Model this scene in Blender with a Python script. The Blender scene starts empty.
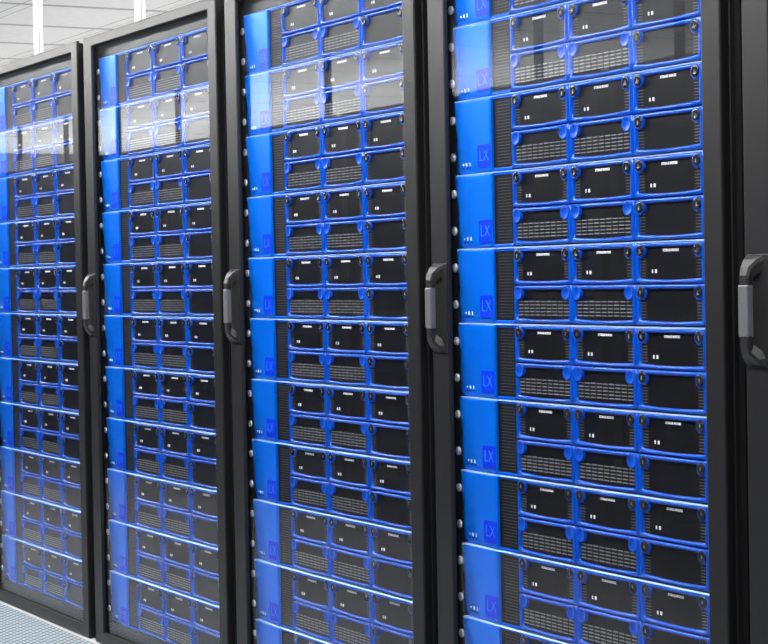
import bpy, bmesh, math
from mathutils import Matrix, Vector

S = bpy.context.scene
COL = S.collection

# ------------------------------------------------------------------ constants (metres)
PITCH = 1.19          # rack to rack along X
U = 0.1778            # height of one server unit
NU = 11               # units in a rack
Z0 = 0.0822           # bottom of the lowest unit
W = 0.958             # width of a server unit
ZTOP = 2.114          # top of a rack door
FRAME_Y = -0.030      # front plane of the rack doors

# ------------------------------------------------------------------ materials
def node_mat(name):
    m = bpy.data.materials.new(name)
    m.use_nodes = True
    nt = m.node_tree
    return m, nt, nt.nodes['Principled BSDF']

def mat(name, color, rough=0.5, metal=0.0, spec=0.5, noise=0.0, nscale=400.0, coat=0.0, bump=0.0):
    m, nt, b = node_mat(name)
    b.inputs['Base Color'].default_value = (*color, 1)
    b.inputs['Roughness'].default_value = rough
    b.inputs['Metallic'].default_value = metal
    b.inputs['Specular IOR Level'].default_value = spec
    b.inputs['Coat Weight'].default_value = coat
    b.inputs['Coat Roughness'].default_value = 0.12
    if noise or bump:
        tc = nt.nodes.new('ShaderNodeTexCoord')
        nz = nt.nodes.new('ShaderNodeTexNoise')
        nz.inputs['Scale'].default_value = nscale
        nz.inputs['Detail'].default_value = 2
        nt.links.new(tc.outputs['Object'], nz.inputs['Vector'])
        if noise:
            mx = nt.nodes.new('ShaderNodeMix'); mx.data_type = 'RGBA'
            mx.inputs['A'].default_value = (*[c * (1 - noise) for c in color], 1)
            mx.inputs['B'].default_value = (*[min(1, c * (1 + noise)) for c in color], 1)
            nt.links.new(nz.outputs['Fac'], mx.inputs['Factor'])
            nt.links.new(mx.outputs['Result'], b.inputs['Base Color'])
        if bump:
            bp = nt.nodes.new('ShaderNodeBump')
            bp.inputs['Strength'].default_value = bump
            bp.inputs['Distance'].default_value = 0.001
            nt.links.new(nz.outputs['Fac'], bp.inputs['Height'])
            nt.links.new(bp.outputs['Normal'], b.inputs['Normal'])
    return m

def emit(name, color, strength):
    m, nt, b = node_mat(name)
    b.inputs['Base Color'].default_value = (*color, 1)
    b.inputs['Emission Color'].default_value = (*color, 1)
    b.inputs['Emission Strength'].default_value = strength
    return m

def glass_mat(name='door_glass', clear=(0.97, 0.98, 0.985, 1)):
    """thin door glass: clear, with a Schlick reflection on both faces"""
    m, nt, b = node_mat(name)
    out = nt.nodes['Material Output']
    nt.nodes.remove(b)
    tr = nt.nodes.new('ShaderNodeBsdfTransparent')
    tr.inputs['Color'].default_value = clear
    gl = nt.nodes.new('ShaderNodeBsdfGlossy')
    gl.inputs['Roughness'].default_value = 0.004
    lw = nt.nodes.new('ShaderNodeLayerWeight'); lw.inputs['Blend'].default_value = 0.5
    pw = nt.nodes.new('ShaderNodeMath'); pw.operation = 'POWER'; pw.inputs[1].default_value = 5.0
    mu = nt.nodes.new('ShaderNodeMath'); mu.operation = 'MULTIPLY_ADD'
    mu.inputs[1].default_value = 0.60; mu.inputs[2].default_value = GLASS_F0; mu.use_clamp = True
    mx = nt.nodes.new('ShaderNodeMixShader')
    nt.links.new(lw.outputs['Facing'], pw.inputs[0])
    nt.links.new(pw.outputs[0], mu.inputs[0])
    nt.links.new(mu.outputs[0], mx.inputs[0])
    nt.links.new(tr.outputs[0], mx.inputs[1])
    nt.links.new(gl.outputs[0], mx.inputs[2])
    nt.links.new(mx.outputs[0], out.inputs['Surface'])
    return m

def math_node(nt, op, a=None, b=None):
    n = nt.nodes.new('ShaderNodeMath'); n.operation = op
    for i, v in enumerate((a, b)):
        if v is None: continue
        if isinstance(v, (int, float)): n.inputs[i].default_value = v
        else: nt.links.new(v, n.inputs[i])
    return n.outputs[0]

def perforated_mat():
    """blue grey metal floor tile with staggered rows of dark holes"""
    m, nt, b = node_mat('perforated_steel')
    tc = nt.nodes.new('ShaderNodeTexCoord')
    sp = nt.nodes.new('ShaderNodeSeparateXYZ')
    nt.links.new(tc.outputs['Object'], sp.inputs[0])
    pit = 0.030
    x = math_node(nt, 'DIVIDE', sp.outputs['X'], pit * 1.25)
    y = math_node(nt, 'DIVIDE', sp.outputs['Y'], pit * 0.62)
    row = math_node(nt, 'FLOOR', y)
    half = math_node(nt, 'MULTIPLY', math_node(nt, 'MODULO', math_node(nt, 'ABSOLUTE', row), 2.0), 0.5)
    fx = math_node(nt, 'SUBTRACT', math_node(nt, 'FRACT', math_node(nt, 'ADD', x, half)), 0.5)
    fy = math_node(nt, 'SUBTRACT', math_node(nt, 'FRACT', y), 0.5)
    fx2 = math_node(nt, 'MULTIPLY', math_node(nt, 'MULTIPLY', fx, fx), 1.5)
    fy2 = math_node(nt, 'MULTIPLY', math_node(nt, 'MULTIPLY', fy, fy), 0.8)
    d = math_node(nt, 'SQRT', math_node(nt, 'ADD', fx2, fy2))
    mr = nt.nodes.new('ShaderNodeMapRange')
    mr.inputs['From Min'].default_value = 0.34; mr.inputs['From Max'].default_value = 0.42
    nt.links.new(d, mr.inputs['Value'])
    mx = nt.nodes.new('ShaderNodeMix'); mx.data_type = 'RGBA'
    mx.inputs['A'].default_value = (0.030, 0.042, 0.052, 1)
    mx.inputs['B'].default_value = (0.32, 0.385, 0.435, 1)
    nt.links.new(mr.outputs[0], mx.inputs['Factor'])
    nt.links.new(mx.outputs['Result'], b.inputs['Base Color'])
    b.inputs['Roughness'].default_value = 0.55
    return m

def ceiling_mat():
    """off white mineral tiles; joints along X in close pairs, single joints along Y"""
    m, nt, b = node_mat('ceiling_tile')
    tc = nt.nodes.new('ShaderNodeTexCoord')
    sp = nt.nodes.new('ShaderNodeSeparateXYZ')
    nt.links.new(tc.outputs['Object'], sp.inputs[0])
    def lines(c, pitch, off, wd):
        f = math_node(nt, 'FRACT', math_node(nt, 'DIVIDE', math_node(nt, 'ADD', c, 200 * pitch - off), pitch))
        dd = math_node(nt, 'MINIMUM', f, math_node(nt, 'SUBTRACT', 1.0, f))
        return math_node(nt, 'LESS_THAN', dd, wd / pitch / 2)
    l = math_node(nt, 'MAXIMUM', lines(sp.outputs['Y'], 0.85, 1.515, 0.011), lines(sp.outputs['Y'], 0.85, 1.60, 0.008))
    l = math_node(nt, 'MAXIMUM', l, lines(sp.outputs['X'], 0.96, -5.05, 0.075))
    nz = nt.nodes.new('ShaderNodeTexNoise'); nz.inputs['Scale'].default_value = 22; nz.inputs['Detail'].default_value = 4
    nt.links.new(tc.outputs['Object'], nz.inputs['Vector'])
    mx = nt.nodes.new('ShaderNodeMix'); mx.data_type = 'RGBA'
    mx.inputs['A'].default_value = (0.70, 0.70, 0.69, 1); mx.inputs['B'].default_value = (0.82, 0.82, 0.81, 1)
    nt.links.new(nz.outputs['Fac'], mx.inputs['Factor'])
    m2 = nt.nodes.new('ShaderNodeMix'); m2.data_type = 'RGBA'
    m2.inputs['B'].default_value = (0.43, 0.43, 0.43, 1)
    nt.links.new(mx.outputs['Result'], m2.inputs['A'])
    nt.links.new(l, m2.inputs['Factor'])
    nt.links.new(m2.outputs['Result'], b.inputs['Base Color'])
    b.inputs['Roughness'].default_value = 0.9
    b.inputs['Specular IOR Level'].default_value = 0.1
    return m

GLASS_F0 = 0.022
M = {
    'frame':  mat('rack_paint', (0.0078, 0.0080, 0.0092), 0.42, noise=0.25, nscale=700, bump=0.15, spec=0.36),
    'cabinet': mat('rack_side_black', (0.006, 0.006, 0.007), 0.6, spec=0.3),
    'rail':   mat('rail_black', (0.008, 0.008, 0.009), 0.5, spec=0.35),
    'handle': mat('handle_black', (0.010, 0.010, 0.0115), 0.42, spec=0.5),
    'grip':   mat('handle_grip_grey', (0.10, 0.10, 0.11), 0.4, spec=0.5, noise=0.12, nscale=300),
    'bolt':   mat('bolt_steel', (0.62, 0.62, 0.63), 0.35, metal=0.3),
    'blue':   mat('blue_bezel', (0.0, 0.074, 0.53), 0.2, spec=0.35, coat=0.35),
    'panel':  mat('blue_panel', (0.0, 0.20, 1.0), 0.31, metal=0.38, spec=0.3),
    'trim':   mat('blue_trim_gloss', (0.0, 0.11, 0.75), 0.25, spec=0.4),
    'lip':    mat('lip_painted_highlight', (0.36, 0.62, 1.0), 0.36, metal=0.5, spec=0.6),  # pale colour carries the highlight along each unit's top edge
    'logo':   mat('logo_blue', (0.0, 0.035, 0.78), 0.35, spec=0.25),
    'letter': mat('logo_letter_blue', (0.02, 0.26, 1.0), 0.4, spec=0.25),
    'boss':   mat('blue_button', (0.0, 0.066, 0.50), 0.35, spec=0.25),
    'black':  mat('black_face', (0.0048, 0.0048, 0.006), 0.36, spec=0.3),
    'vent':   mat('black_vent', (0.0055, 0.0055, 0.0065), 0.5, spec=0.22),
    'rib':    mat('rib_grey', (0.045, 0.047, 0.052), 0.5, spec=0.4),
    'slot':   mat('slot_grey', (0.13, 0.135, 0.145), 0.45, spec=0.4),
    'dash':   mat('grille_steel', (0.25, 0.255, 0.27), 0.4, metal=0.2),
    'screw':  mat('black_screw', (0.012, 0.012, 0.013), 0.22, spec=0.6),
    'screwhi': mat('screw_painted_glint', (0.20, 0.20, 0.21), 0.3, metal=0.4),
    'white':  mat('white_print', (0.88, 0.89, 0.92), 0.6, spec=0.2),
    'chassis': mat('chassis_dark', (0.012, 0.02, 0.06), 0.5, spec=0.3),
    'post':   mat('white_post', (0.93, 0.93, 0.93), 0.5),
    'groove': mat('post_joint_grey', (0.12, 0.12, 0.125), 0.6),
    'dpost':  mat('dark_post', (0.05, 0.05, 0.052), 0.6, spec=0.2),
    'canopy': mat('canopy_grey', (0.50, 0.50, 0.505), 0.8, spec=0.2, noise=0.06, nscale=9),
    'floor':  mat('floor_pale', (0.215, 0.22, 0.23), 0.5, noise=0.04, nscale=5),
    'strip':  mat('floor_strip', (0.50, 0.51, 0.52), 0.5),
    'wall':   mat('wall_grey', (0.16, 0.16, 0.165), 0.9, noise=0.04, nscale=3),
    'pale':   mat('wall_pale', (0.7, 0.7, 0.7), 0.9, noise=0.04, nscale=3),
    'perf':   perforated_mat(),
    'ceil':   ceiling_mat(),
    'glass':  glass_mat(),
    'dim_tint': glass_mat('dim_tint_glass', (0.55, 0.55, 0.56, 1)),  # tint added to the facing doors to dim the mirrored blue units
    'lamp':   emit('lamp_diffuser', (1.0, 0.99, 0.97), 48.0),
    'post_fill':  emit('post_fill_emitter', (1.0, 0.99, 0.97), 10.0),
    'housing': mat('lamp_housing', (0.6, 0.6, 0.6), 0.5),
}

# ------------------------------------------------------------------ mesh builder
class MB:
    def __init__(self, *mats):
        self.bm = bmesh.new(); self.mats = list(mats)
    def box(self, x0, x1, y0, y1, z0, z1, mi=0, bevel=0.0, seg=2):
        t = bmesh.new()
        bmesh.ops.create_cube(t, size=1.0)
        for v in t.verts:
            v.co = Vector((x0 + (v.co.x + .5) * (x1 - x0), y0 + (v.co.y + .5) * (y1 - y0), z0 + (v.co.z + .5) * (z1 - z0)))
        if bevel:
            bmesh.ops.bevel(t, geom=t.edges[:], offset=bevel, segments=seg, affect='EDGES', profile=0.5)
        self.merge(t, mi)
    def merge(self, t, mi=None, mx=None):
        """append bmesh t"""
        vm = {}
        for v in t.verts: vm[v] = self.bm.verts.new(mx @ v.co if mx else v.co)
        for f in t.faces:
            try: nf = self.bm.faces.new([vm[v] for v in f.verts])
            except ValueError: continue
            nf.material_index = f.material_index if mi is None else mi
            nf.smooth = f.smooth
        t.free()
    def lathe(self, cx, cz, prof, mi=0, n=20, smooth=True):
        """profile [(radius, y)] turned about an axis along Y through (cx, cz); ends closed"""
        rings = []
        for r, y in prof:
            if r < 1e-7:
                rings.append([self.bm.verts.new((cx, y, cz))])
            else:
                rings.append([self.bm.verts.new((cx + r * math.cos(2 * math.pi * k / n), y, cz + r * math.sin(2 * math.pi * k / n))) for k in range(n)])
        for a, b in zip(rings, rings[1:]):
            for k in range(n):
                k2 = (k + 1) % n
                if len(a) == 1: q = [a[0], b[k], b[k2]]
                elif len(b) == 1: q = [a[k], b[0], a[k2]]
                else: q = [a[k], b[k], b[k2], a[k2]]
                f = self.bm.faces.new(q); f.material_index = mi; f.smooth = smooth
    def prism(self, pts, axis, a, b, mi=0):
        """closed outline extruded: axis 'x' -> pts are (y,z); 'y' -> (x,z)"""
        def P(p, t): return (t, p[0], p[1]) if axis == 'x' else ((p[0], t, p[1]) if axis == 'y' else (p[0], p[1], t))
        A = [self.bm.verts.new(P(p, a)) for p in pts]; B = [self.bm.verts.new(P(p, b)) for p in pts]
        fs = [self.bm.faces.new(A), self.bm.faces.new(B[::-1])]
        n = len(pts)
        for k in range(n):
            fs.append(self.bm.faces.new([A[k], B[k], B[(k + 1) % n], A[(k + 1) % n]]))
        for f in fs: f.material_index = mi
    def mesh(self, name):
        bmesh.ops.recalc_face_normals(self.bm, faces=self.bm.faces[:])
        me = bpy.data.meshes.new(name)
        self.bm.to_mesh(me); self.bm.free()
        for m in self.mats: me.materials.append(m)
        return me

def link(name, me, parent=None, loc=(0, 0, 0)):
    o = bpy.data.objects.new(name, me)
    COL.objects.link(o)
    o.location = loc
    if parent: o.parent = parent
    return o

def tag(o, label=None, cat=None, group=None, kind=None):
    if label: o['label'] = label
    if cat: o['category'] = cat
    if group: o['group'] = group
    if kind: o['kind'] = kind
    return o

def text_mesh(name, body, size, m, depth=0.0004, bold=0.0, sx=1.0):
    cu = bpy.data.curves.new(name, 'FONT')
    cu.body = body; cu.size = size; cu.align_x = 'CENTER'; cu.align_y = 'CENTER'
    cu.extrude = depth / 2; cu.offset = bold; cu.resolution_u = 2
    t = bpy.data.objects.new(name, cu); COL.objects.link(t)
    bpy.context.view_layer.update()
    me = bpy.data.meshes.new_from_object(t.evaluated_get(bpy.context.evaluated_depsgraph_get()))
    bpy.data.objects.remove(t); bpy.data.curves.remove(cu)
    me.transform(Matrix.Scale(sx, 4, (1, 0, 0)))
    me.transform(Matrix.Rotation(math.pi / 2, 4, 'X'))
    me.materials.clear(); me.materials.append(m)
    me.name = name
    return me

# ------------------------------------------------------------------ the server unit
PANEL_W = 0.1672
def panel_y(x, z):
    """front surface of the blue side panel: gently bulging, falling away at its lower left corner"""
    u, v = x / PANEL_W, z / 0.1766
    t = max(0.0, 1 - (u + v) / 1.1)
    y = -0.0040 + 0.0175 * t ** 1.6
    top = max(0.0, (z - 0.1710) / 0.0030)
    y += 0.0020 * (1 - math.sqrt(max(0.0, 1 - min(1, top) ** 2)))
    return y

def panel_left(z):
    """left edge: where the surface falls back it runs on a little way behind the rail"""
    d = panel_y(0, z)
    return -2.0 * (d - 0.0005) * min(1.0, max(0.0, (d - 0.0028) / 0.002))

def panel_surface(x, z):
    l = panel_left(z)
    return panel_y((x - l) / (PANEL_W - l) * PANEL_W, z)

def m_front_panel():
    b = MB(M['panel'])
    nx, nz = 14, 26
    zs = [0.0012 + (0.1710 - 0.0012) * j / (nz - 6) for j in range(nz - 5)] + [0.1710 + 0.0030 * math.sin(math.pi / 2 * k / 5) for k in range(1, 6)]
    xs = [PANEL_W * i / nx for i in range(nx + 1)]
    left = panel_left
    g = [[b.bm.verts.new((left(z) + (PANEL_W - left(z)) * x / PANEL_W, panel_y(x, z), z)) for x in xs] for z in zs]
    hh = [[b.bm.verts.new((x, 0.030, z)) for x in (left(z), xs[-1])] for z in zs]; h = [hh[0], hh[-1]]
    for j in range(len(zs) - 1):
        for i in range(nx):
            f = b.bm.faces.new([g[j][i], g[j][i + 1], g[j + 1][i + 1], g[j + 1][i]]); f.smooth = True
    b.bm.faces.new([h[0][0], *g[0][::-1][::-1], h[0][1]])
    b.bm.faces.new([h[1][1], *g[-1][::-1], h[1][0]])
    for j in range(len(zs) - 1):
        b.bm.faces.new([hh[j][0], g[j][0], g[j + 1][0], hh[j + 1][0]])
        b.bm.faces.new([hh[j][1], hh[j + 1][1], g[j + 1][-1], g[j][-1]])
        b.bm.faces.new([hh[j][0], hh[j + 1][0], hh[j + 1][1], hh[j][1]])
    return b.mesh('front_panel')

def m_logo_plate():
    b = MB(M['logo'])
    x0, x1, z0, z1, r = 0.1040, 0.1625, 0.0130, 0.0660, 0.006
    pts = []
    for cx, cz, a0 in ((x1 - r, z1 - r, 0), (x0 + r, z1 - r, 90), (x0 + r, z0 + r, 180), (x1 - r, z0 + r, 270)):
        for k in range(5):
            a = math.radians(a0 + 22.5 * k); pts.append((cx + r * math.cos(a), cz + r * math.sin(a)))
    b.prism(pts, 'y', -0.0048, 0.0005)
    return b.mesh('logo_plate')

def m_indicator(k):
    b = MB(M['white'], M['black'])
    x = 0.0245 + 0.0175 * k; z = 0.0235
    y = panel_surface(x, z) - 0.0010
    w = (0.0048, 0.0054, 0.0028)[k]
    if k == 0: b.lathe(x, z, [(0, y), (w / 2, y), (w / 2, y + 0.003)], 0, 10)
    elif k == 1:
        for (xa, xb, za, zb) in ((x - w/2, x + w/2, z + .0026, z + .004), (x - w/2, x + w/2, z - .004, z - .0026), (x - w/2, x - w/2 + .0015, z - .004, z + .004), (x + w/2 - .0015, x + w/2, z - .004, z + .004)):
            b.box(xa, xb, y, y + .003, za, zb, 0)
    else: b.box(x - w / 2, x + w / 2, y, y + 0.003, z - 0.0042, z + 0.0042, 0)
    y2 = panel_surface(x, z - 0.0085) - 0.0008
    b.box(x - 0.0035, x + 0.0035, y2, y2 + 0.003, z - 0.0100, z - 0.0070, 1)
    return b.mesh('indicator_light')

def m_chassis():
    b = MB(M['chassis'], M['trim'], M['lip'])
    b.box(0.0015, W - 0.0015, 0.032, 0.62, 0.0008, 0.1770, 0)
    # folded edge along the top of the front: a chamfered lip, its highlight painted as pale colour, on a blue bar
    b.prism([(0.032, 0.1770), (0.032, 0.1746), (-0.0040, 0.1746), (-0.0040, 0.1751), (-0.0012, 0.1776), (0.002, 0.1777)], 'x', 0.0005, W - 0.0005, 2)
    # blue strips above and below the vent
    b.box(PANEL_W + 0.0006, 0.2490, -0.0015, 0.032, 0.1690, 0.1746, 1, 0.001)
    b.box(PANEL_W + 0.0006, 0.2490, -0.0015, 0.032, 0.0012, 0.0076, 1, 0.0012)
    return b.mesh('chassis')

def m_vent():
    b = MB(M['vent'], M['rib'])
    b.box(PANEL_W + 0.0008, 0.2490, 0.001, 0.031, 0.0080, 0.1685, 0)
    n = 21
    for k in range(n):
        z = 0.0160 + (0.1600 - 0.0160) * k / (n - 1)
        b.box(0.1835, 0.2420, -0.0002, 0.002, z - 0.0009, z + 0.0009, 1)
    return b.mesh('vent_panel')

MW, MH = 0.2342, 0.0852
def m_bezel():
    """blue surround of a storage module; its lower bar dips in a shallow arc"""
    b = MB(M['blue'])
    n, q = 6, 12
    xl, xr, zt = 0.0125, MW - 0.0125, MH - 0.0100
    zb = lambda x: 0.0078 + 0.0042 * ((x - MW / 2) / (MW / 2)) ** 2
    outer, inner = [], []
    for k in range(n):                                   # left side going up
        t = k / n; outer.append((0, MH * t)); inner.append((xl, zb(xl) + (zt - zb(xl)) * t))
    for k in range(q):                                   # top going right
        t = k / q; outer.append((MW * t, MH)); inner.append((xl + (xr - xl) * t, zt))
    for k in range(n):                                   # right going down
        t = k / n; outer.append((MW, MH * (1 - t))); inner.append((xr, zt + (zb(xr) - zt) * t))
    for k in range(q):                                   # bottom going left
        t = k / q; x = xr + (xl - xr) * t; outer.append((MW * (1 - t), 0)); inner.append((x, zb(x)))
    prof = [(0.0, 0.030), (0.0, 0.0008), (0.10, -0.0022), (0.30, -0.0040), (0.62, -0.0042), (0.86, -0.0026), (1.0, 0.0010), (1.0, 0.0300)]
    rings = []
    for f, y in prof:
        rings.append([b.bm.verts.new((o[0] + (i[0] - o[0]) * f, y, o[1] + (i[1] - o[1]) * f)) for o, i in zip(outer, inner)])
    N = len(outer)
    for r0, r1 in zip(rings, rings[1:]):
        for k in range(N):
            f = b.bm.faces.new([r0[k], r0[(k + 1) % N], r1[(k + 1) % N], r1[k]]); f.smooth = True
    for k in range(N):
        b.bm.faces.new([rings[-1][k], rings[-1][(k + 1) % N], rings[0][(k + 1) % N], rings[0][k]])
    return b.mesh('storage_module')

def m_face(slots):
    b = MB(M['black'], M['slot'])
    b.box(0.0128, MW - 0.0128, 0.0022, 0.028, 0.0125, MH - 0.0103, 0)
    # lower edge follows the arc of the bezel
    pts = [(0.0130, 0.0126)] + [(0.0130 + (MW - 0.0260) * k / 12, 0.0082 + 0.0042 * ((0.0130 + (MW - 0.0260) * k / 12 - MW / 2) / (MW / 2)) ** 2) for k in range(13)] + [(MW - 0.0130, 0.0126)]
    b.prism(pts, 'y', 0.0022, 0.020, 0)
    if slots:
        for k in range(7):
            z = 0.0150 + 0.0062 * k
            b.box(0.0145, 0.0320, 0.0010, 0.003, z, z + 0.0013, 1)
            b.box(MW - 0.0320, MW - 0.0145, 0.0010, 0.003, z, z + 0.0013, 1)
    return b.mesh('faceplate')

def m_grille():
    b = MB(M['dash'])
    for r in range(5):
        z = 0.0170 + 0.0076 * r
        for c in range(9):
            x = 0.0160 + 0.02285 * c
            b.box(x, x + 0.0172, 0.0006, 0.0030, z, z + (0.0022 if (r + c) % 3 else 0.0028), 0)
    return b.mesh('grille')

BX, BZ = 0.0205, MH - 0.0165
def m_boss(cx):
    b = MB(M['boss'])
    b.lathe(cx, BZ, [(0.0156, 0.010), (0.0156, -0.0036), (0.0148, -0.0044), (0.0136, -0.0044), (0.0132, -0.0036), (0, -0.0036)], 0, 24)
    return b.mesh('screw_boss')
def m_thumb(cx):
    b = MB(M['screw'], M['screwhi'])
    b.lathe(cx, BZ, [(0.0126, -0.0030), (0.0126, -0.0052), (0.0112, -0.0064), (0.0050, -0.0070), (0.0042, -0.0058), (0, -0.0058)], 0, 18)
    b.box(cx - 0.0012, cx + 0.0012, -0.0066, -0.0050, BZ - 0.0030, BZ + 0.0030, 1)  # pale bar paints a small glint on the screw head
    return b.mesh('thumbscrew')
def m_button(cx):
    b = MB(M['boss'])
    b.lathe(cx, BZ, [(0.0165, 0.010), (0.0165, -0.0040), (0.0155, -0.0050), (0.0140, -0.0046), (0.0080, -0.0022), (0, -0.0012)], 0, 24)
    return b.mesh('release_button')

def m_led(k):
    b = MB(M['white'])
    x, w = ((0.0545, 0.0034), (0.0665, 0.0056))[k]
    b.box(x - w / 2, x + w / 2, 0.0008, 0.0040, 0.0215, 0.0290, 0, 0.0005, 1)
    return b.mesh('status_light')

SM = {
    'front_panel': m_front_panel(), 'logo_plate': m_logo_plate(), 'chassis': m_chassis(), 'vent_panel': m_vent(),
    'lettering': text_mesh('logo_lettering', 'LX', 0.0400, M['letter'], bold=-0.0006, sx=0.92),
    'ind': [m_indicator(k) for k in range(3)],
    'bezel': m_bezel(), 'face_slots': m_face(True), 'face_plain': m_face(False), 'grille': m_grille(),
    'boss': [m_boss(BX), m_boss(MW - BX)], 'thumb': [m_thumb(BX), m_thumb(MW - BX)],
    'button': [m_button(BX), m_button(MW - BX)], 'led': [m_led(0), m_led(1)],
    'label': text_mesh('module_label', 'STORAGE MODULE', 0.0076, M['white'], bold=0.00022, sx=0.80),
}

MODULE_X = [0.2502, 0.4862, 0.7222]
ROW_Z = [0.0899, 0.0030]

def make_unit(label, group):
    root = bpy.data.objects.new('server_unit', None); COL.objects.link(root)
    root.empty_display_size = 0.05
    tag(root, label, 'server', group)
    link('chassis', SM['chassis'], root)
    fp = link('front_panel', SM['front_panel'], root)
    link('logo_plate', SM['logo_plate'], fp)
    link('logo_lettering', SM['lettering'], fp, (0.1333, -0.0051, 0.0395))
    for me in SM['ind']: link('indicator_light', me, fp)
    link('vent_panel', SM['vent_panel'], root)
    for row in (0, 1):
        for c in range(3):
            md = link('storage_module', SM['bezel'], root, (MODULE_X[c], 0, ROW_Z[row]))
            if row == 0 or c == 2:
                link('faceplate', SM['face_slots'], md)
                for me in SM['boss']: link('screw_boss', me, md)
                for me in SM['thumb']: link('thumbscrew', me, md)
                if row == 0:
                    link('module_label', SM['label'], md, (MW / 2, 0.0018, MH - 0.0172))
                    for me in SM['led']: link('status_light', me, md)
            else:
                link('faceplate', SM['face_plain'], md)
                link('grille', SM['grille'], md)
                for me in SM['button']: link('release_button', me, md)
    return root

def kids(o): return [c for c in o.children]

def copy_tree(o, parent=None):
    c = o.copy(); COL.objects.link(c)
    if parent: c.parent = parent
    for ch in kids(o): copy_tree(ch, c)
    return c

def joined_mesh(root, name):
    """one detailed mesh of a whole unit, for copies the camera never sees close"""
    bpy.context.view_layer.update()
    bm = bmesh.new(); mats = []
    inv = root.matrix_world.inverted()
    def rec(o):
        if o.type == 'MESH':
            t = o.data.copy(); t.transform(inv @ o.matrix_world)
            base = len(bm.faces)
            ids = []
            for m in o.data.materials:
                if m not in mats: mats.append(m)
                ids.append(mats.index(m))
            bm.from_mesh(t); bm.faces.ensure_lookup_table()
            for f in bm.faces[base:]: f.material_index = ids[min(f.material_index, len(ids) - 1)]
            bpy.data.meshes.remove(t)
        for ch in o.children: rec(ch)
    rec(root)
    me = bpy.data.meshes.new(name); bm.to_mesh(me); bm.free()
    for m in mats: me.materials.append(m)
    return me

# ------------------------------------------------------------------ the rack
DX0, DX1 = -0.078, 1.047          # outer width of the door frame
OX0, OX1 = 0.0, 0.987             # its opening
OZ0, OZ1 = 0.044, 2.079
def ring_box(b, x0, x1, z0, z1, ix0, ix1, iz0, iz1, y0, y1, ch, mi=0):
    """picture frame ring in XZ between y0 (front) and y1, front arrises chamfered by ch"""
    def rect(a, c, d, e): return [(a, d), (c, d), (c, e), (a, e)]
    loops = [
        (rect(x0, x1, z0, z1), y1), (rect(x0, x1, z0, z1), y0 + ch),
        (rect(x0 + ch * .3, x1 - ch * .3, z0 + ch * .3, z1 - ch * .3), y0 + ch * .3),
        (rect(x0 + ch, x1 - ch, z0 + ch, z1 - ch), y0),
        (rect(ix0 - ch, ix1 + ch, iz0 - ch, iz1 + ch), y0),
        (rect(ix0 - ch * .3, ix1 + ch * .3, iz0 - ch * .3, iz1 + ch * .3), y0 + ch * .3),
        (rect(ix0, ix1, iz0, iz1), y0 + ch), (rect(ix0, ix1, iz0, iz1), y1)]
    vs = [[b.bm.verts.new((p[0], y, p[1])) for p in l] for l, y in loops]
    for a, c in list(zip(vs, vs[1:])) + [(vs[-1], vs[0])]:
        for k in range(4):
            f = b.bm.faces.new([a[k], a[(k + 1) % 4], c[(k + 1) % 4], c[k]]); f.material_index = mi

def m_cabinet():
    b = MB(M['cabinet'])
    y0, y1 = -0.003, 0.93
    xl0, xl1, xr0, xr1 = -0.074, -0.031, 0.990, 1.043
    b.box(xl0, -0.0345, y0, y1, 0.0, 2.108, 0, 0.002, 1)
    b.box(xr0, xr1, y0, y1, 0.0, 2.108, 0, 0.002, 1)
    b.box(-0.0345, xr0, 0.012, y1, 2.062, 2.108, 0)
    b.box(-0.0345, xr0, 0.012, y1, 0.0, 0.060, 0)
    b.box(-0.0345, xr0, y1 - 0.02, y1, 0.060, 2.062, 0)
    # folded lip of the side wall, seen in the gap to the next cabinet
    b.box(xr1, xr1 + 0.016, 0.010, 0.050, 0.0, 2.100, 0)
    return b.mesh('cabinet')

def m_door():
    b = MB(M['frame'], M['rail'])
    ring_box(b, DX0, DX1, 0.0015, ZTOP, OX0, OX1, OZ0, OZ1, FRAME_Y, -0.0190, 0.0035)
    # thin black gasket behind the frame
    ring_box(b, DX0 + 0.006, DX1 - 0.006, 0.006, ZTOP - 0.006, OX0 - 0.034, OX1 + 0.030, OZ0 - 0.020, OZ1 + 0.014, -0.0189, -0.0060, 0.0005, 1)
    return b.mesh('door')

def m_glass(m='glass'):
    b = MB(M[m])
    b.box(OX0 - 0.0335, OX1 + 0.0295, -0.0187, -0.0165, OZ0 - 0.0195, OZ1 + 0.0135)
    return b.mesh('glass_pane')

def m_blank(z0, z1):
    b = MB(M['black'])
    b.box(0.0, 0.9585, 0.0015, 0.006, z0, z1, 0, 0.001, 1)
    return b.mesh('blanking_panel')

def m_rail(x0, x1):
    b = MB(M['rail'])
    b.box(x0, x1, 0.0005, 0.0020, 0.062, 2.060)
    xf = x0 if x0 < 0.5 else x1 - 0.0015
    b.box(xf, xf + 0.0015, 0.0020, 0.06, 0.062, 2.060)
    return b.mesh('mounting_rail')

def m_bolt():
    b = MB(M['bolt'])
    r = 0.0106
    b.lathe(0, 0, [(r, 0.0004), (r, -0.0022), (r * .93, -0.0036), (r * .72, -0.0046), (r * .4, -0.0051), (0, -0.0052)], 0, 20)
    return b.mesh('rack_bolt')

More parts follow.
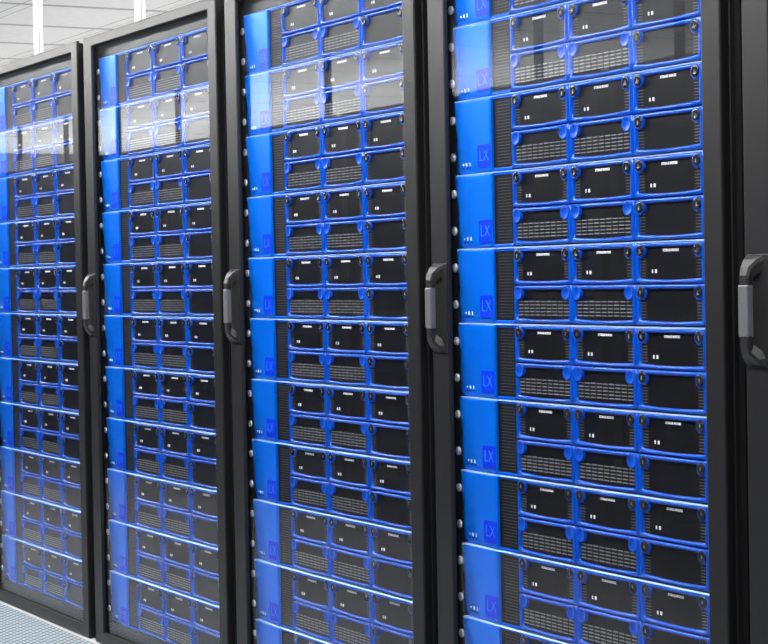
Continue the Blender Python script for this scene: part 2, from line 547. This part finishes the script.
HZ = 1.185    # handle centre height
def m_handle():
    """C shaped pull: flared feet on the door frame and a straight bar standing off it"""
    b = MB(M['handle'])
    # bracket outline in (y, z), swept in x with wider feet
    secs = []
    h = 0.110
    path = [(FRAME_Y + 0.002, h, -0.074, -0.004), (FRAME_Y - 0.012, h - 0.012, -0.070, -0.024), (FRAME_Y - 0.022, h - 0.026, -0.066, -0.036),
            (FRAME_Y - 0.027, h - 0.042, -0.064, -0.037)]
    outer = path + [(p[0], -p[1], p[2], p[3]) for p in path[::-1]]
    th = 0.013
    inner = [(FRAME_Y + 0.002, h - 0.024), (FRAME_Y - 0.004, h - 0.034), (FRAME_Y - 0.014, h - 0.046), (FRAME_Y - 0.027 + th, h - 0.060)]
    inner = inner + [(p[0], -p[1]) for p in inner[::-1]]
    L = []
    for (y, z, xa, xb), (yi, zi) in zip(outer, inner):
        c = 0.004
        L.append([(xa, yi, zi), (xa, y + (yi - y) * .25, z + (zi - z) * .25), (xa + c, y, z), (xb - c, y, z), (xb, y + (yi - y) * .25, z + (zi - z) * .25), (xb, yi, zi)])
    V = [[b.bm.verts.new((x, y, z + HZ)) for x, y, z in s] for s in L]
    for s0, s1 in zip(V, V[1:]):
        for k in range(6):
            b.bm.faces.new([s0[k], s0[(k + 1) % 6], s1[(k + 1) % 6], s1[k]])
    b.bm.faces.new(V[0]); b.bm.faces.new(V[-1][::-1])
    return b.mesh('handle')
def m_plate():
    b = MB(M['cabinet'])
    b.box(-0.058, 0.0, FRAME_Y - 0.004, FRAME_Y + 0.0015, HZ - 0.108, HZ + 0.108, 0, 0.002, 2)
    return b.mesh('handle_backplate')
def m_grip():
    b = MB(M['grip'])
    b.box(-0.0650, -0.0362, FRAME_Y - 0.0285, FRAME_Y - 0.0130, HZ - 0.050, HZ + 0.050, 0, 0.003, 2)
    return b.mesh('handle_grip')

RM = {'cabinet': m_cabinet(), 'door': m_door(), 'glass': m_glass(), 'dim_tint': m_glass('dim_tint'), 'top': m_blank(2.0395, 2.082), 'bot': m_blank(0.041, 0.0808),
      'rail_l': m_rail(-0.0335, -0.0008), 'rail_r': m_rail(0.9595, 0.989), 'bolt': m_bolt(), 'handle': m_handle(), 'grip': m_grip(), 'plate': m_plate()}

def make_rack(label, group, loc, rz=0.0, bolts=True, handle=True, glass='glass'):
    r = bpy.data.objects.new('server_rack', None); COL.objects.link(r)
    r.location = loc; r.rotation_euler = (0, 0, rz)
    tag(r, label, 'server rack', group)
    link('cabinet', RM['cabinet'], r)
    d = link('door', RM['door'], r)
    link('glass_pane', RM[glass], d)
    if handle:
        link('handle', RM['handle'], d)
        g = link('handle_grip', RM['grip'], d); g['label'] = 'grey grip on the black pull handle'
        link('handle_backplate', RM['plate'], d)
    link('blanking_panel', RM['top'], r); link('blanking_panel', RM['bot'], r)
    rl = link('mounting_rail', RM['rail_l'], r)
    link('mounting_rail', RM['rail_r'], r)
    if bolts:
        for k in range(NU):
            for f in (0.25, 0.75):
                link('rack_bolt', RM['bolt'], rl, (-0.0130, 0.0005, Z0 + (k + 1 - f) * U - 0.0006))
    return r

ORD = ['topmost', 'second', 'third', 'fourth', 'fifth', 'sixth', 'seventh', 'eighth', 'ninth', 'tenth', 'eleventh']
RACKS = {
    -1: 'black glass-doored server rack beyond the leftmost one, its post showing above',
    0: 'leftmost black server rack, cut by the picture edge, its door bottom in view',
    1: 'second black server rack from the left, top corner and left door frame fully in view',
    2: 'third black server rack from the left, between two handles of grey and black',
    3: 'widest and nearest black server rack, with the largest blue panels behind glass',
    4: 'rightmost black server rack, only its door frame and handle in view',
}
WHERE = {0: 'leftmost rack', 1: 'second rack from the left', 2: 'third rack from the left', 3: 'widest, nearest rack'}
for i, lab in RACKS.items():
    make_rack(lab, 'row of black server racks', (i * PITCH, 0, 0))

proto = None
simple = None
for i in (0, 1, 2, 3):
    for k in range(NU):
        z = Z0 + (NU - 1 - k) * U
        if i == 3 and k > 8: continue
        if k == NU - 1: w = 'blue and black server unit at the very bottom of the ' + WHERE[i]
        elif k == 0: w = 'blue and black server unit at the very top of the ' + WHERE[i]
        else: w = f'blue and black server unit, {ORD[k]} from the top of the {WHERE[i]}'
        if i == 3:
            w = ('blue and black server unit cut by the top picture edge in the widest rack' if k == 0 else
                 'lowest blue and black server unit, cut by the bottom picture edge, in the widest rack' if k == 8 else
                 f'blue and black server unit, {ORD[k-1].replace("topmost", "first")} whole one from the top in the widest rack')
        if proto is None:
            proto = make_unit(w, 'server units in the racks'); o = proto
        else:
            o = copy_tree(proto)
        o['label'] = w
        o.location = (i * PITCH, 0, z)
proto_loc = proto.location.copy()
SIMPLE = joined_mesh(proto, 'server_unit')
def simple_unit(loc, rz, label, group):
    o = link('server_unit', SIMPLE, None, loc); o.rotation_euler = (0, 0, rz)
    return tag(o, label, 'server', group)
for k in (9, 10):
    simple_unit((3 * PITCH, 0, Z0 + (NU - 1 - k) * U), 0, 'blue and black server unit below the picture edge in the widest rack', 'server units below the picture edge')
for k in range(NU):
    simple_unit((4 * PITCH, 0, Z0 + k * U), 0, 'blue and black server unit behind the door frame of the rightmost rack', 'server units of the rightmost rack')
    simple_unit((-PITCH, 0, Z0 + k * U), 0, 'blue and black server unit in the rack beyond the leftmost one', 'server units beyond the leftmost rack')

# the facing row across the aisle, seen only as a reflection in the glass doors
OY = -2.38
for j in range(-1, 9):
    X0 = 0.33 + 0.4845 - PITCH * j
    make_rack('black server rack of the facing row, mirrored dimly in the glass doors', 'racks across the aisle', (X0, OY, 0), math.pi, bolts=False, handle=False, glass='dim_tint')
    for k in range(NU):
        simple_unit((X0, OY, Z0 + k * U), math.pi, 'server unit of the facing row, mirrored dimly in the glass doors', 'server units across the aisle')

# ------------------------------------------------------------------ posts, canopy and lamps
CZ = 2.668
def m_post(pm, hx, hy):
    b = MB(pm, M['groove'])
    b.box(-hx, hx, -hy, hy, 0.0, CZ - 2.108 - 0.001, 0, 0.0025, 1)
    b.box(hx - 0.0015, hx + 0.0004, -hy + 0.003, -hy + 0.0062, 0.0, CZ - 2.108 - 0.001, 1)
    b.box(-0.045, 0.045, -0.028, 0.028, 0.0, 0.008, 0)
    return b.mesh('support_post')
PW, PD = m_post(M['post'], 0.031, 0.012), m_post(M['dpost'], 0.026, 0.015)
PX = {-1: 'white upright post, the left one of two rising above the leftmost racks', 0: 'white upright post, the right one of two rising above the leftmost racks'}
for i in range(-1, 5):
    o = link('support_post', PW, None, (i * PITCH + 0.462, 0.45, 2.1085))
    tag(o, PX.get(i, 'white upright post on the rack row, above the picture'), 'post', 'white posts above the racks')
for j in range(-1, 9):
    o = link('support_post', PD, None, (0.245 - PITCH * j, -3.27, 2.1085))
    tag(o, 'dark upright post on the facing rack row, mirrored in the glass', 'post', 'dark posts mirrored in the glass')

def box_obj(name, m, x0, x1, y0, y1, z0, z1, kind='structure'):
    b = MB(m); b.box(x0, x1, y0, y1, z0, z1)
    o = link(name, b.mesh(name)); o['kind'] = kind
    return o
box_obj('ceiling_canopy', M['canopy'], -10.2, 6.0, -3.32, 0.50, CZ, CZ + 0.03)

def m_lamp_housing(hw, hl=0.56):
    b = MB(M['housing']); b.box(-hl, hl, -hw, hw, CZ - 0.05, CZ - 0.0005, 0, 0.004, 1); return b.mesh('ceiling_light')
def m_lamp_diff(hw, m, hl=0.54):
    b = MB(m); b.box(-hl, hl, -hw + 0.015, hw - 0.015, CZ - 0.056, CZ - 0.0505); return b.mesh('diffuser')
LH, LD = m_lamp_housing(0.15), m_lamp_diff(0.15, M['lamp'])
LH2, LD2 = m_lamp_housing(0.14, 0.52), m_lamp_diff(0.14, M['post_fill'], 0.50)
for j in range(-4, 6):
    r = link('ceiling_light', LH, None, (j * PITCH, -1.08, 0))
    tag(r, 'long white lamp under the aisle canopy, lighting the blue units', 'lamp', 'aisle lamps')
    link('diffuser', LD, r)
    r = link('ceiling_light', LH2, None, (j * PITCH + 0.462 + 0.595, 0.33, 0))  # unseen fill strip, added only to whiten the posts
    tag(r, 'added unseen light strip over the rack tops, brightening the white posts', 'lamp', 'added post fill lights')
    link('diffuser', LD2, r)

# ------------------------------------------------------------------ room
RX0, RX1, RY0, RY1, CEIL = -17.5, 10.0, -9.6, 6.0, 2.988
box_obj('floor', M['floor'], RX0, RX1, RY0, RY1, -0.06, -0.001)
box_obj('floor_perforated', M['perf'], -8.0, 7.0, -0.46, -0.044, -0.001, 0.0)
box_obj('trim_1', M['strip'], -8.0, 7.0, -0.0438, 0.95, -0.001, 0.0)
box_obj('ceiling', M['ceil'], RX0, RX1, RY0, RY1, CEIL, CEIL + 0.06)
box_obj('wall_left', M['wall'], RX0 - 0.1, RX0, RY0, RY1, 0, CEIL)
box_obj('wall_right', M['pale'], RX1, RX1 + 0.1, RY0, RY1, 0, CEIL)
box_obj('wall_back', M['pale'], RX0, RX1, RY1, RY1 + 0.1, 0, CEIL)
box_obj('wall_front', M['pale'], RX0, RX1, RY0 - 0.1, RY0, 0, CEIL)

def area(name, loc, sx, sy, power, rot):
    l = bpy.data.lights.new(name, 'AREA'); l.shape = 'RECTANGLE'; l.size = sx; l.size_y = sy; l.energy = power
    o = bpy.data.objects.new(name, l); COL.objects.link(o); o.location = loc; o.rotation_euler = rot
    return o
# added fill lights without fixtures, hidden behind both rows, brighten the white ceiling
area('ceiling_fill', (-5.0, 2.6, 0.9), 16.0, 1.2, 170, (math.pi, 0, 0))
area('ceiling_fill', (-11.2, -6.4, 0.9), 12.0, 2.0, 1130, (math.pi, 0, 0))

w = bpy.data.worlds.new('room_air'); S.world = w
w.use_nodes = True
w.node_tree.nodes['Background'].inputs[0].default_value = (0.9, 0.95, 1, 1)
w.node_tree.nodes['Background'].inputs[1].default_value = 0.05

# ------------------------------------------------------------------ camera
F = 1978.208
yaw, pit, roll = math.radians(61.0651), math.radians(-1.2789), math.radians(-1.0465)
R = Matrix.Rotation(yaw, 3, 'Z') @ Matrix.Rotation(pit + math.pi / 2, 3, 'X') @ Matrix.Rotation(roll, 3, 'Z')
cam = bpy.data.cameras.new('camera')
cam.sensor_fit = 'HORIZONTAL'; cam.sensor_width = 36.0; cam.lens = F * 36.0 / 768.0
cam.clip_start = 0.05; cam.clip_end = 100
co = bpy.data.objects.new('camera', cam); COL.objects.link(co)
co.matrix_world = Matrix.Translation((7.6723, -2.4761, 1.1728 + 0.088)) @ R.to_4x4()
S.camera = co

S.view_settings.view_transform = 'Standard'
S.view_settings.look = 'None'
S.view_settings.exposure = 0.0
S.view_settings.gamma = 1.0
S.view_settings.use_curve_mapping = False
S.cycles.use_denoising = True
S.cycles.max_bounces = 10
S.cycles.transparent_max_bounces = 16
